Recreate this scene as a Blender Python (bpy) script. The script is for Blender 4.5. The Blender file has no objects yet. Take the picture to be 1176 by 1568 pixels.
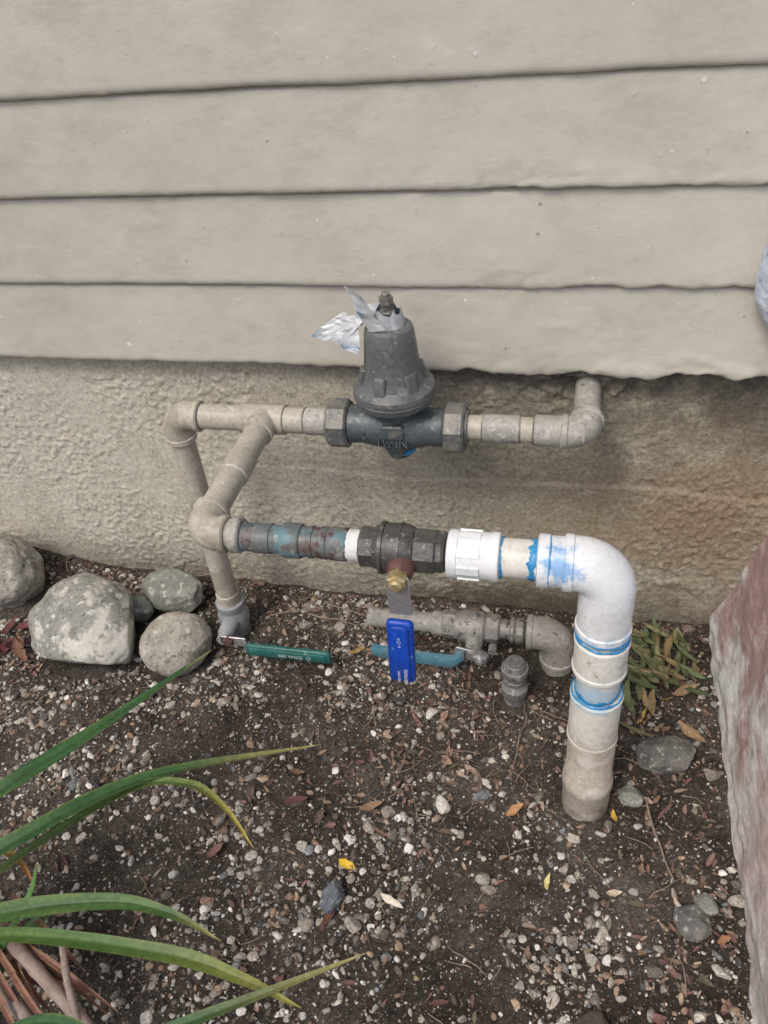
import bpy, math, random
import numpy as np
from mathutils import Vector, Matrix
random.seed(7); rng=np.random.default_rng(11)
scene=bpy.context.scene
scene.view_settings.view_transform='Standard'; scene.view_settings.look='None'; scene.view_settings.exposure=0

# ---------------- noise ----------------
TBL=np.random.default_rng(5).random(65536)
def vn(x,y,z,seed=0):
    xi=np.floor(x).astype(np.int64);yi=np.floor(y).astype(np.int64);zi=np.floor(z).astype(np.int64)
    fx=x-xi;fy=y-yi;fz=z-zi
    fx=fx*fx*(3-2*fx);fy=fy*fy*(3-2*fy);fz=fz*fz*(3-2*fz)
    def h(a,b,c): return TBL[((a*73856093)^(b*19349663)^(c*83492791)^(seed*2654435))&65535]
    def L(a,b,t): return a+(b-a)*t
    return L(L(L(h(xi,yi,zi),h(xi+1,yi,zi),fx),L(h(xi,yi+1,zi),h(xi+1,yi+1,zi),fx),fy),
             L(L(h(xi,yi,zi+1),h(xi+1,yi,zi+1),fx),L(h(xi,yi+1,zi+1),h(xi+1,yi+1,zi+1),fx),fy),fz)*2-1
def fbm(x,y,z,s,o=4,seed=0):
    x=np.asarray(x,float)/s;y=np.asarray(y,float)/s;z=np.asarray(z,float)/s
    r=0;a=1
    for i in range(o):
        r=r+a*vn(x+i*17.3,y+i*5.1,z+i*9.7,seed+i);x=x*2;y=y*2;z=z*2;a*=.5
    return r
def sstep(a,b,x):
    t=np.clip((x-a)/(b-a),0,1);return t*t*(3-2*t)

# ---------------- node materials ----------------
def newmat(name):
    m=bpy.data.materials.new(name);m.use_nodes=True
    nt=m.node_tree;b=nt.nodes['Principled BSDF'];return m,nt,b
def N(nt,t,**k):
    n=nt.nodes.new(t)
    for a,v in k.items():
        if a in n.inputs: n.inputs[a].default_value=v
        else: setattr(n,a,v)
    return n
def noise(nt,co,scale,detail=5,rough=.6,dist=0):
    n=N(nt,'ShaderNodeTexNoise');n.inputs['Scale'].default_value=scale;n.inputs['Detail'].default_value=detail
    n.inputs['Roughness'].default_value=rough;n.inputs['Distortion'].default_value=dist
    nt.links.new(co,n.inputs['Vector']);return n.outputs['Fac']
def ramp(nt,fac,stops):
    r=N(nt,'ShaderNodeValToRGB');e=r.color_ramp.elements
    while len(e)<len(stops): e.new(.5)
    for i,(p,c) in enumerate(stops):
        e[i].position=p;e[i].color=(c if len(c)==4 else (*c,1)) if isinstance(c,tuple) else (c,c,c,1)
    nt.links.new(fac,r.inputs[0]);return r.outputs[0]
def mix(nt,fac,a,b,mode='MIX'):
    m=N(nt,'ShaderNodeMix',data_type='RGBA',blend_type=mode)
    for s,v in ((m.inputs[0],fac),(m.inputs[6],a),(m.inputs[7],b)):
        if isinstance(v,bpy.types.NodeSocket): nt.links.new(v,s)
        elif isinstance(v,tuple): s.default_value=(*v,1)
        else: s.default_value=v
    return m.outputs[2]
def math_(nt,op,a,b=0.):
    m=N(nt,'ShaderNodeMath',operation=op)
    for s,v in ((m.inputs[0],a),(m.inputs[1],b)):
        if isinstance(v,bpy.types.NodeSocket): nt.links.new(v,s)
        else: s.default_value=v
    return m.outputs[0]
def blob(nt,co,c,r,scl,soft,nz,namt=.5):
    mp=N(nt,'ShaderNodeMapping');mp.vector_type='POINT'
    mp.inputs['Location'].default_value=tuple(-c[i]*scl[i] for i in range(3));mp.inputs['Scale'].default_value=scl
    nt.links.new(co,mp.inputs['Vector'])
    l=N(nt,'ShaderNodeVectorMath',operation='LENGTH');nt.links.new(mp.outputs[0],l.inputs[0])
    d=math_(nt,'DIVIDE',l.outputs['Value'],r)
    n=math_(nt,'MULTIPLY',math_(nt,'SUBTRACT',nz,.5),namt*2.5)
    d=math_(nt,'ADD',d,n)
    return ramp(nt,d,[(max(0,1-soft)*.6,1.0),(min(1,.6+.4*soft),0.0)])
def bump(nt,b,h,strength,dist,prev=None):
    n=N(nt,'ShaderNodeBump');n.inputs['Strength'].default_value=strength;n.inputs['Distance'].default_value=dist
    nt.links.new(h,n.inputs['Height'])
    if prev is not None: nt.links.new(prev,n.inputs['Normal'])
    nt.links.new(n.outputs[0],b.inputs['Normal']);return n.outputs[0]
def surf(name,c1,c2,scale=12,rough=.55,b=.3,bs=150,metal=0,specks=(),blobs=(),spec=.4,stretch=(1,1,1),dist=.0015,c3=None):
    m,nt,p=newmat(name);tc=N(nt,'ShaderNodeTexCoord')
    mp=N(nt,'ShaderNodeMapping');mp.inputs['Scale'].default_value=stretch;nt.links.new(tc.outputs['Object'],mp.inputs['Vector'])
    co=mp.outputs[0]
    f=noise(nt,co,scale,5,.7)
    st=[(.3,c1),(.7,c2)] if c3 is None else [(.32,c1),(.5,c2),(.66,c3)]
    col=ramp(nt,f,st)
    fine=noise(nt,co,scale*9,2,.7)
    col=mix(nt,.35,col,ramp(nt,fine,[(.3,.25),(.7,.75)]),'OVERLAY')
    for (sc,th,c,am) in specks:
        s=noise(nt,co,sc,3,.6); k=ramp(nt,s,[(th,0.0),(min(1,th+.05),am)])
        col=mix(nt,k,col,c)
    if blobs:
        nz=noise(nt,tc.outputs['Object'],45,4,.65)
        for (c,r,scl,cc,am) in blobs:
            k=math_(nt,'MULTIPLY',blob(nt,tc.outputs['Object'],c,r,scl,.5,nz,1.0),am);col=mix(nt,k,col,cc)
    nt.links.new(col,p.inputs['Base Color'])
    p.inputs['Metallic'].default_value=metal;p.inputs['Specular IOR Level'].default_value=spec
    nt.links.new(ramp(nt,fine,[(.3,max(0,rough-.12)),(.7,min(1,rough+.12))]),p.inputs['Roughness'])
    bump(nt,p,noise(nt,co,bs,3,.7),b,dist)
    return m
def attrmat(name,rough=.8,b=.4,bs=300,var=.35,sub=0,spec=.3):
    m,nt,p=newmat(name);a=N(nt,'ShaderNodeAttribute',attribute_name='Col');tc=N(nt,'ShaderNodeTexCoord')
    n=noise(nt,tc.outputs['Object'],bs,2,.7)
    col=mix(nt,var,a.outputs['Color'],ramp(nt,n,[(.3,.15),(.7,.85)]),'OVERLAY')
    nt.links.new(col,p.inputs['Base Color']);p.inputs['Roughness'].default_value=rough;p.inputs['Specular IOR Level'].default_value=spec
    bump(nt,p,n,b,.002);return m

# ---------------- mesh helpers ----------------
class MB:
    def __init__(s): s.v=[];s.f=[];s.m=[]
    def add(s,vs,fs,mi=0):
        o=len(s.v);s.v+= [tuple(v) for v in vs];s.f+=[tuple(i+o for i in f) for f in fs];s.m+=[mi]*len(fs)
    def tube(s,pts,radii,seg=32,mi=0,tans=None,cap=True,wob=0,flat=1,up=None):
        pts=[Vector(p) for p in pts];n=len(pts)
        if tans is None:
            tans=[(pts[min(i+1,n-1)]-pts[max(i-1,0)]).normalized() for i in range(n)]
        t=tans[0];u=up and Vector(up) or (Vector((0,0,1)) if abs(t.z)<.9 else Vector((1,0,0)))
        u=(u-t*u.dot(t)).normalized();vs=[]
        for i in range(n):
            t=tans[i];u=(u-t*u.dot(t)).normalized();w=t.cross(u)
            for k in range(seg):
                a=2*math.pi*k/seg;r=radii[i]*(1+(random.uniform(-wob,wob) if wob else 0))
                vs.append(pts[i]+u*math.cos(a)*r+w*math.sin(a)*r*flat)
        fs=[]
        for i in range(n-1):
            for k in range(seg):
                k2=(k+1)%seg;fs.append((i*seg+k,i*seg+k2,(i+1)*seg+k2,(i+1)*seg+k))
        if cap: fs.append(tuple(range(seg))[::-1]);fs.append(tuple((n-1)*seg+k for k in range(seg)))
        s.add(vs,fs,mi)
    def lathe(s,p0,d,prof,seg=40,mi=0,cap=True,wob=0,up=None):
        p0=Vector(p0);d=Vector(d).normalized()
        s.tube([p0+d*t for t,_ in prof],[r for _,r in prof],seg,mi,[d]*len(prof),cap,wob,up=up)
    def coup(s,p0,d,L,r,seg=40,mi=0,lip=.0,ch=.003,**k):
        if lip: prof=[(0,r+lip-ch),(ch,r+lip),(.010,r+lip),(.0115,r),(L-.0115,r),(L-.01,r+lip),(L-ch,r+lip),(L,r+lip-ch)]
        else: prof=[(0,r-ch),(ch,r),(L-ch,r),(L,r-ch)]
        s.lathe(p0,d,prof,seg,mi,**k)
    def elbow(s,P,a,b,r,leg,leg2=None,rb=None,seg=40,mi=0,lip=.003,lw=.012):
        P=Vector(P);a=Vector(a).normalized();b=Vector(b).normalized();leg2=leg2 or leg;rb=rb or r*1.05
        pts=[];rad=[];tan=[]
        def ad(p,rr,t): pts.append(p);rad.append(rr);tan.append(t)
        ad(P+a*leg,r+lip-.003,-a);ad(P+a*(leg-.003),r+lip,-a);ad(P+a*(leg-lw),r+lip,-a);ad(P+a*(leg-lw-.002),r,-a)
        c=P+a*rb+b*rb
        for i in range(13):
            t=i/12*math.pi/2
            ad(c-b*rb*math.cos(t)-a*rb*math.sin(t),r,(-a*math.cos(t)+b*math.sin(t)))
        ad(P+b*(leg2-lw-.002),r,b);ad(P+b*(leg2-lw),r+lip,b);ad(P+b*(leg2-.003),r+lip,b);ad(P+b*leg2,r+lip-.003,b)
        s.tube(pts,rad,seg,mi,tan)
    def box(s,c,sz,mi=0,M=None,bev=0):
        c=Vector(c);hx,hy,hz=[q/2 for q in sz];M=M or Matrix.Identity(3);b=bev
        if b<=0:
            vs=[c+M@Vector((x*hx,y*hy,z*hz)) for x in(-1,1) for y in(-1,1) for z in(-1,1)]
            fs=[(0,1,3,2),(4,6,7,5),(0,4,5,1),(2,3,7,6),(0,2,6,4),(1,5,7,3)];s.add(vs,fs,mi);return
        def ring(k):
            r=[]
            for (sx,szz,a0) in((1,1,0),(-1,1,90),(-1,-1,180),(1,-1,270)):
                for j in range(5):
                    a=math.radians(a0+j*22.5);r.append(((hx-b)*sx+(b-k)*math.cos(a),(hz-b)*szz+(b-k)*math.sin(a)))
            return r
        e=min(b*.5,hy*.6);ly=[(-hy,e),(-hy+e,0),(hy-e,0),(hy,e)]
        vs=[];n=20
        for y,k in ly:
            for (x,z) in ring(k): vs.append(c+M@Vector((x,y,z)))
        fs=[tuple(range(n)),tuple(range(3*n,4*n))[::-1]]
        for i in range(3):
            for k in range(n): fs.append((i*n+k,(i+1)*n+k,(i+1)*n+(k+1)%n,i*n+(k+1)%n))
        s.add(vs,fs,mi)
    def done(s,name,mats,parent=None,ang=38,smooth=True):
        me=bpy.data.meshes.new(name);me.from_pydata(s.v,[],s.f)
        for m in mats: me.materials.append(m)
        me.polygons.foreach_set('material_index',s.m)
        me.polygons.foreach_set('use_smooth',[smooth]*len(s.f));me.update()
        if smooth: me.set_sharp_from_angle(angle=math.radians(ang))
        ob=bpy.data.objects.new(name,me);bpy.context.collection.objects.link(ob)
        if parent: ob.parent=parent
        return ob
def empty(name):
    e=bpy.data.objects.new(name,None);bpy.context.collection.objects.link(e);return e
def gridmesh(name,V,nu,nv,mat,parent=None,smooth=True,col=None):
    i=np.arange(nu-1)[:,None]*nv+np.arange(nv-1)[None,:];i=i.ravel()
    F=np.stack([i,i+nv,i+nv+1,i+1],1)
    return npmesh(name,V,F,mat,parent,smooth,col)
def npmesh(name,V,F,mat,parent=None,smooth=True,col=None):
    me=bpy.data.meshes.new(name);nf,k=F.shape
    me.vertices.add(len(V));me.vertices.foreach_set('co',np.ascontiguousarray(V,dtype=np.float32).ravel())
    me.loops.add(nf*k);me.loops.foreach_set('vertex_index',F.astype(np.int32).ravel())
    me.polygons.add(nf);me.polygons.foreach_set('loop_start',np.arange(0,nf*k,k,dtype=np.int32))
    me.polygons.foreach_set('use_smooth',np.full(nf,smooth))
    me.update(calc_edges=True);me.validate()
    if col is not None:
        a=me.color_attributes.new('Col','FLOAT_COLOR','POINT')
        a.data.foreach_set('color',np.hstack([col,np.ones((len(col),1))]).astype(np.float32).ravel())
    me.materials.append(mat)
    ob=bpy.data.objects.new(name,me);bpy.context.collection.objects.link(ob)
    if parent: ob.parent=parent
    return ob
def text(body,loc,rot,size,mat,parent,name,ext=.0006):
    cu=bpy.data.curves.new(name,'FONT');cu.body=body;cu.size=size;cu.extrude=ext;cu.align_x='CENTER';cu.align_y='CENTER'
    cu.materials.append(mat);ob=bpy.data.objects.new(name,cu);ob.location=loc;ob.rotation_euler=rot
    bpy.context.collection.objects.link(ob);ob.parent=parent;return ob

# ================= HOUSE WALL =================
S=0.178;Z4=0.6956
house=empty('house')
def m_siding():
    m,nt,p=newmat('painted_siding');tc=N(nt,'ShaderNodeTexCoord');co=tc.outputs['Object']
    base=noise(nt,co,2.5,5,.65)
    col=ramp(nt,base,[(.3,(.475,.445,.38)),(.7,(.56,.53,.465))])
    mp=N(nt,'ShaderNodeMapping');mp.inputs['Scale'].default_value=(1,1,1.5);mp.inputs['Rotation'].default_value=(0,.25,0);nt.links.new(co,mp.inputs['Vector'])
    sm=noise(nt,mp.outputs[0],9,6,.80)
    col=mix(nt,ramp(nt,sm,[(.50,0.0),(.70,.42)]),col,(.35,.315,.25))
    col=mix(nt,ramp(nt,sm,[(.28,.40),(.45,0.0)]),col,(.62,.60,.55))
    m2=N(nt,'ShaderNodeMapping');m2.inputs['Rotation'].default_value=(math.pi/2,0,0);nt.links.new(co,m2.inputs['Vector'])
    wv=N(nt,'ShaderNodeMapping');wv.inputs['Rotation'].default_value=(0,.5,0);wv.inputs['Scale'].default_value=(12,1,1.2);nt.links.new(co,wv.inputs['Vector'])
    scr=noise(nt,wv.outputs[0],7,4,.7);col=mix(nt,ramp(nt,scr,[(.70,0.0),(.74,.3)]),col,(.36,.33,.28))
    vo=N(nt,'ShaderNodeTexVoronoi',voronoi_dimensions='2D');vo.inputs['Scale'].default_value=19;vo.inputs['Randomness'].default_value=1
    nt.links.new(m2.outputs[0],vo.inputs['Vector'])
    rnd=N(nt,'ShaderNodeSeparateColor');nt.links.new(vo.outputs['Color'],rnd.inputs[0])
    sz=math_(nt,'MULTIPLY',vo.outputs['Distance'],math_(nt,'ADD',math_(nt,'MULTIPLY',rnd.outputs[2],1.6),.35))
    sz=math_(nt,'ADD',sz,math_(nt,'MULTIPLY',math_(nt,'SUBTRACT',noise(nt,co,150,2,.6),.5),.10))
    sp=ramp(nt,sz,[(.018,1.0),(.032,0.0)])
    k=math_(nt,'MULTIPLY',sp,ramp(nt,rnd.outputs[0],[(.86,0.0),(.92,.7)]));col=mix(nt,k,col,(.22,.155,.11))
    k=math_(nt,'MULTIPLY',sp,ramp(nt,rnd.outputs[1],[(.84,0.0),(.88,.75)]));col=mix(nt,k,col,(.76,.76,.74))
    nt.links.new(col,p.inputs['Base Color']);p.inputs['Roughness'].default_value=.38;p.inputs['Specular IOR Level'].default_value=.5
    b1=bump(nt,p,noise(nt,mp.outputs[0],13,5,.68),.42,.004)
    bump(nt,p,math_(nt,'MULTIPLY',ramp(nt,sz,[(.03,1.0),(.06,0.0)]),ramp(nt,rnd.outputs[0],[(.5,0.0),(.6,1.0)])),.35,.0012,b1)
    return m
M_SID=m_siding()
xs=np.concatenate([np.linspace(-7,-1.35,12),np.arange(-1.3,1.3,.0055),np.linspace(1.35,7,12)])
for k in range(-0,14):
    prof=[(.0015,.0),(0,-.016),(.001,-.024),(.003,-.0295),(.007,-.0322),(.013,-.033)]
    for t in np.linspace(.019,S-.010,26): prof.append((t,-.033+.011*(t-.013)/(S-.023)))
    prof+=[(S-.005,-.0212),(S-.002,-.018),(S+.001,-.014)]
    T=np.array([q[0] for q in prof]);Y=np.array([q[1] for q in prof])
    if k>4: X=np.append(xs[::8],7.0) if xs[::8][-1]<7 else xs[::8]
    else: X=xs
    XX,TT=np.meshgrid(X,T,indexing='ij');YY=np.broadcast_to(Y,XX.shape).copy();ZZ=Z4+k*S+TT
    low=np.clip(1-TT/.03,0,1)
    YY+=fbm(XX,ZZ*.8,k*3.,.35,3,3)*.0016+fbm(XX,ZZ,k,.05,4,4)*.0007
    ZZ+=low*(fbm(XX,0*XX,k+.5,.25,4,9)*.0024+fbm(XX,0*XX,k+.5,.02,2,10)*.0008)
    if k in (0,1,2):
        e=np.clip(1-TT/.05,0,1)
        w=(sstep(.05,.5,XX)*(.45+.6*e) if k==0 else sstep(.30,.6,XX)*e*(.8 if k==1 else .6))
        if k==0: w=w+1.0*sstep(.74,.9,XX)
        lump=fbm(XX*.5,YY*0,ZZ*1.2,.05,5,21)
        YY-=w*np.clip(lump,-.10,1)*.0050
        ZZ+=low*w*(fbm(XX,0*XX,0*XX,.05,4,33+k)*.007+.001)
        ch=sstep(.36,.39,fbm(XX*.45,ZZ*1.3,0*XX,.035,4,44+k))*e*sstep(.2,.45,XX);YY+=ch*.0028
    if k==0: ZZ+=low*fbm(XX,0*XX,0*XX+3,.03,3,35)*.0022
    gridmesh('siding_board',np.stack([XX,YY,ZZ],2).reshape(-1,3),len(X),len(T),M_SID,house)
mb=MB();mb.box((0,2.06,1.75),(14,4,2.3));mb.done('house_core',[M_SID],house)
mb=MB();mb.box((0,1.95,3.25),(14.6,4.7,.12));mb.done('roof_deck',[surf('roof_felt',(.08,.075,.07),(.12,.11,.1))],house)

def m_conc():
    m,nt,p=newmat('foundation_stucco');tc=N(nt,'ShaderNodeTexCoord');co=tc.outputs['Object']
    col=ramp(nt,noise(nt,co,4,6,.7),[(.28,(.35,.315,.24)),(.5,(.43,.395,.31)),(.72,(.50,.465,.38))])
    col=mix(nt,.6,col,ramp(nt,noise(nt,co,45,4,.8),[(.3,.24),(.7,.76)]),'OVERLAY')
    pits=noise(nt,co,130,3,.7);col=mix(nt,ramp(nt,pits,[(.57,0.0),(.67,.6)]),col,(.13,.115,.085))
    col=mix(nt,ramp(nt,pits,[(.33,.5),(.42,0.0)]),col,(.60,.57,.48))
    nz=noise(nt,co,11,5,.7)  # first blob below: brown-olive tone, with some corner shade painted in
    for c,r,scl,cc,am in [((.85,0,.42),.85,(1,1,1),(.27,.235,.17),.55),((.62,0,.71),.36,(.5,1,2.4),(.075,.07,.060),.95),((.34,0,.71),.25,(.4,1,2.4),(.10,.093,.08),.9),((.97,0,.68),.28,(1,1,1.2),(.09,.083,.07),.85),  # dark blobs along the top: water stains plus painted shadow under the siding
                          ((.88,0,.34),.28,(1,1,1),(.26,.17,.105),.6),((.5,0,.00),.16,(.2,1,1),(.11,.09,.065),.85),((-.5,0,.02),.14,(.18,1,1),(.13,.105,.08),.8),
                          ((.52,0,.50),.20,(.5,1,1),(.17,.155,.12),.6),((.2,0,.45),.18,(.5,1,1),(.27,.245,.195),.45),((.62,0,.26),.2,(.7,1,1),(.34,.26,.17),.45),((-.7,0,.45),.75,(.6,1,1),(.66,.62,.53),.7)]:  # last blob: paints the brighter-lit left end into the colour
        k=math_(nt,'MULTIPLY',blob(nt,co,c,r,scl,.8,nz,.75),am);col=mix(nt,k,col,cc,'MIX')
    col=mix(nt,.3,col,ramp(nt,pits,[(.35,.75),(.65,.2)]),'OVERLAY')
    nt.links.new(col,p.inputs['Base Color']);p.inputs['Roughness'].default_value=.85;p.inputs['Specular IOR Level'].default_value=.2
    bump(nt,p,noise(nt,co,90,5,.8),.9,.005);return m
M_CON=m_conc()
X=np.concatenate([np.linspace(-7,-1.3,12),np.arange(-1.25,1.35,.0036),np.linspace(1.4,7,12)]);Z=np.arange(-.12,.712,.0036)
XX,ZZ=np.meshgrid(X,Z,indexing='ij')
n1=fbm(XX,ZZ,0*XX,.0095,2,50);rid=np.abs(fbm(XX,ZZ,0*XX,.022,3,51))
mask=.3+.7*sstep(-.4,.5,fbm(XX,ZZ,0*XX,.2,2,52))
YY=.004-(sstep(-.1,.7,n1)*.0032+np.clip(.35-rid,0,1)*.0030)*mask-fbm(XX,ZZ,0*XX,.3,3,53)*.004
YY-=.005*sstep(.40,.392,ZZ+fbm(XX,0*XX,0*XX,.2,4,54)*.014)*sstep(-.4,.1,XX)
patch=np.exp(-(((XX-.64)/.12)**2+((ZZ-.66)/.035)**2));YY-=patch*fbm(XX,ZZ,0*XX,.022,3,55)*.014
top=sstep(.655,.70,ZZ);YY-=top*(.005+.011*fbm(XX,ZZ,0*XX,.03,3,56))*sstep(.15,.5,XX)
crk=np.clip(1-np.abs(fbm(XX,ZZ,0*XX,.30,4,58))/.012,0,1)*sstep(.2,.6,XX)*.5;YY+=crk*.004
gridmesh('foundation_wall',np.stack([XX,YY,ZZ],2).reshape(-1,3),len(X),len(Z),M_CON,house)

# ================= GROUND =================
def hgt(x,y):
    x=np.asarray(x,float);y=np.asarray(y,float);z0=0*x
    h=fbm(x,y,z0,.35,3,60)*.010+fbm(x,y,z0,.07,3,61)*.007+fbm(x,y,z0,.018,3,62)*.0036
    h+=.07*sstep(-.45,-1.05,x)*sstep(-.5,-.1,y)
    h-=.014*np.exp(-(((x-.36)/.16)**2+((y+.42)/.12)**2))
    h+=.014*np.exp(-(((x-.69)/.12)**2+((y+.56)/.10)**2))
    h+=.012*sstep(-.06,0,y)
    return h-.004
def m_soil():
    m,nt,p=newmat('damp_soil');tc=N(nt,'ShaderNodeTexCoord');co=tc.outputs['Object']
    col=ramp(nt,noise(nt,co,5,6,.75),[(.3,(.040,.032,.026)),(.5,(.088,.073,.060)),(.70,(.165,.142,.120))])
    col=mix(nt,.8,col,ramp(nt,noise(nt,co,120,4,.8),[(.3,.10),(.7,.9)]),'OVERLAY')
    for sc,a,b_,c,th in ((190,.20,.28,(.38,.35,.30),.45),):
        vo=N(nt,'ShaderNodeTexVoronoi');vo.inputs['Scale'].default_value=sc;nt.links.new(co,vo.inputs['Vector'])
        s=N(nt,'ShaderNodeSeparateColor');nt.links.new(vo.outputs['Color'],s.inputs[0])
        k=math_(nt,'MULTIPLY',ramp(nt,vo.outputs['Distance'],[(a,1.0),(b_,0.0)]),ramp(nt,s.outputs[0],[(th,0.0),(th+.1,.8)]))
        col=mix(nt,k,col,c)
    nt.links.new(col,p.inputs['Base Color']);p.inputs['Roughness'].default_value=.92;p.inputs['Specular IOR Level'].default_value=.15
    bump(nt,p,noise(nt,co,90,6,.85),1.0,.010);return m
X=np.concatenate([[-80,-30,-12,-6,-3,-2],np.arange(-1.6,1.7,.006),[2,3,6,12,30,80]]);Y=np.concatenate([[-80,-30,-12,-6,-3,-2.2],np.arange(-1.75,.06,.0055),[.2,1,5,20,80]])
XX,YY=np.meshgrid(X,Y,indexing='ij')
gridmesh('ground',np.stack([XX,YY,hgt(XX,YY)],2).reshape(-1,3),len(X),len(Y),m_soil())

# ---- scattered stones (one mesh) ----
def ico(sub):
    import bmesh
    bm=bmesh.new();bmesh.ops.create_icosphere(bm,subdivisions=sub,radius=1)
    V=np.array([v.co[:] for v in bm.verts]);F=np.array([[v.index for v in f.verts] for f in bm.faces]);bm.free();return V,F
PAL=np.array([[.38,.345,.295],[.28,.245,.205],[.48,.45,.40],[.15,.13,.11],[.25,.165,.12],[.08,.075,.073],[.20,.21,.215],[.66,.63,.58],[.34,.25,.17]])
PW=np.array([.23,.20,.15,.13,.08,.05,.05,.07,.04]);PW=PW/PW.sum()
EXC=[(.682,-.52,.058),(.518,-.287,.034),(-.2,-.17,.04),(.605,-.175,.045),(-.56,-.26,.13),(-.86,-.15,.1),(-.315,-.275,.085),(-.40,-.11,.07)]
allV=[];allF=[];allC=[];off=0
def scatter(n,sub,rmin,rmax,pw,sink,dens,xr=(-1.05,.97),yr=(-1.5,-.01),bright=1):
    global off
    V0,F0=ico(sub)
    variants=[]
    for i in range(14):
        v=V0.copy();f=1+.28*fbm(v[:,0]+i*7,v[:,1],v[:,2],1.1,2,70+i);v*=f[:,None]
        for _ in range(5):
            d=rng.normal(size=3);d/=np.linalg.norm(d);k=v@d;t=rng.uniform(.55,.85);v-=np.outer(np.clip(k-t,0,None),d)
        variants.append(v)
    got=0
    while got<n:
        x=rng.uniform(*xr);y=rng.uniform(*yr)
        if rng.random()>dens(x,y): continue
        if any((x-a)**2+(y-b)**2<c*c for a,b,c in EXC): continue
        r=rmin*(rmax/rmin)**(rng.random()**pw)
        sc=np.array([r*rng.uniform(.8,1.5),r*rng.uniform(.6,1.1),r*rng.uniform(.5,.85)])
        a=rng.uniform(0,6.28);b=rng.normal()*.35;Rz=np.array([[math.cos(a),-math.sin(a),0],[math.sin(a),math.cos(a),0],[0,0,1]])
        Rx=np.array([[1,0,0],[0,math.cos(b),-math.sin(b)],[0,math.sin(b),math.cos(b)]])
        v=(variants[rng.integers(14)]*sc)@Rx.T@Rz.T+np.array([x,y,float(hgt(x,y))+sc[2]*sink])
        c=PAL[rng.choice(len(PAL),p=PW)]*rng.uniform(.6,1.25)*bright
        allV.append(v);allF.append(F0+off);allC.append(np.tile(c,(len(v),1)));off+=len(v);got+=1
def dn(x,y):
    d=.22+.78*float(sstep(-.35,.4,fbm(x,y,0.,.16,3,90)))
    d*=.45+.55*float(sstep(.62,.15,x)) if y>-.75 else .8
    d*=1-.75*math.exp(-(((x-.38)/.2)**2+((y+.45)/.13)**2))
    return d
scatter(300,3,.009,.0150,1.4,.25,dn)
scatter(7200,2,.0034,.0095,1.6,.3,dn)
scatter(19000,1,.0014,.0036,1,.3,lambda x,y:.3+.7*dn(x,y))
npmesh('gravel',np.vstack(allV),np.vstack(allF),attrmat('gravel_stone',.85,.6,220,.7),None,False,np.vstack(allC))

# ---- river rocks ----
def rock(name,c,r,rot,seed,mat,facet=3,amp=.13,rough=1.):
    V,F=ico(6);v=V*(1+amp*fbm(V[:,0],V[:,1],V[:,2],1.0,4,seed)[:,None])
    q=np.random.default_rng(seed)
    for _ in range(facet):
        d=q.normal(size=3);d/=np.linalg.norm(d);k=v@d;t=q.uniform(.72,.9);v=v-np.outer(np.clip(k-t,0,None)*.8,d)
    v=v*(1+rough*(.020*fbm(v[:,0],v[:,1],v[:,2],.25,5,seed+3)[:,None]-.03*np.clip(fbm(v[:,0],v[:,1],v[:,2],.3,3,seed+8)[:,None]-.3,0,1)))
    a=math.radians(rot);Rz=np.array([[math.cos(a),-math.sin(a),0],[math.sin(a),math.cos(a),0],[0,0,1]])
    v=(v*np.array(r))@Rz.T
    ob=npmesh(name,v,F,mat,None,True);ob.location=c;return ob
M_RK=surf('grey_granite',(.17,.168,.15),(.42,.41,.36),9,.8,.7,80,specks=((60,.58,(.62,.61,.56),.8),(130,.60,(.08,.08,.075),.8),(10,.53,(.62,.60,.53),.7),(14,.58,(.13,.13,.11),.6),(28,.60,(.16,.155,.13),.6)),dist=.003)
M_RK2=surf('tan_granite',(.22,.205,.17),(.48,.45,.385),14,.8,.8,90,specks=((100,.58,(.12,.11,.1),.8),(50,.60,(.62,.60,.55),.7),(18,.60,(.15,.135,.11),.7)),dist=.004)
M_RK3=surf('green_grey_rock',(.13,.14,.12),(.32,.325,.28),16,.85,.8,70,specks=((45,.58,(.54,.54,.48),.7),(120,.62,(.07,.07,.06),.7)),dist=.004)
M_RKD=surf('dark_rock',(.07,.068,.066),(.20,.19,.175),30,.8,.9,120,specks=((90,.58,(.38,.37,.33),.7),),dist=.004)
rock('river_rock',(-.87,-.13,.09),(.115,.10,.10),20,1,M_RK2)
rock('river_rock',(-.56,-.255,.065),(.160,.128,.108),-15,2,M_RK,2,.12,.8)
rock('river_rock',(-.395,-.10,.048),(.088,.062,.058),-10,3,M_RK3,6)
rock('river_rock',(-.315,-.272,.045),(.092,.080,.07),30,4,M_RK2,1,.10,.6)
rock('river_rock',(-.465,-.165,.04),(.032,.04,.035),60,5,M_RK3)
rock('river_rock',(.845,-.395,.012),(.056,.045,.034),10,6,M_RKD,10,.25)
rock('river_rock',(.768,-.505,.010),(.024,.02,.018),0,7,M_RK3,8,.2)
rock('river_rock',(.226,-.80,.012),(.018,.032,.020),-12,8,surf('slate_pebble',(.07,.08,.095),(.20,.22,.24),40,.75,.9,120,specks=((90,.60,(.4,.4,.38),.6),)),9,.2)
rock('river_rock',(.875,-.735,.006),(.03,.035,.02),20,9,M_RKD,9,.25)
rock('river_rock',(.90,-.70,.006),(.02,.02,.018),20,10,M_RK3,8,.2)
rock('river_rock',(.70,-.955,.01),(.05,.035,.022),70,12,surf('dark_clod',(.05,.04,.033),(.11,.088,.073),30,.9,.9,90,dist=.005),6)
rock('river_rock',(.50,-.72,.012),(.014,.012,.012),0,13,M_RK2,4)

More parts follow.
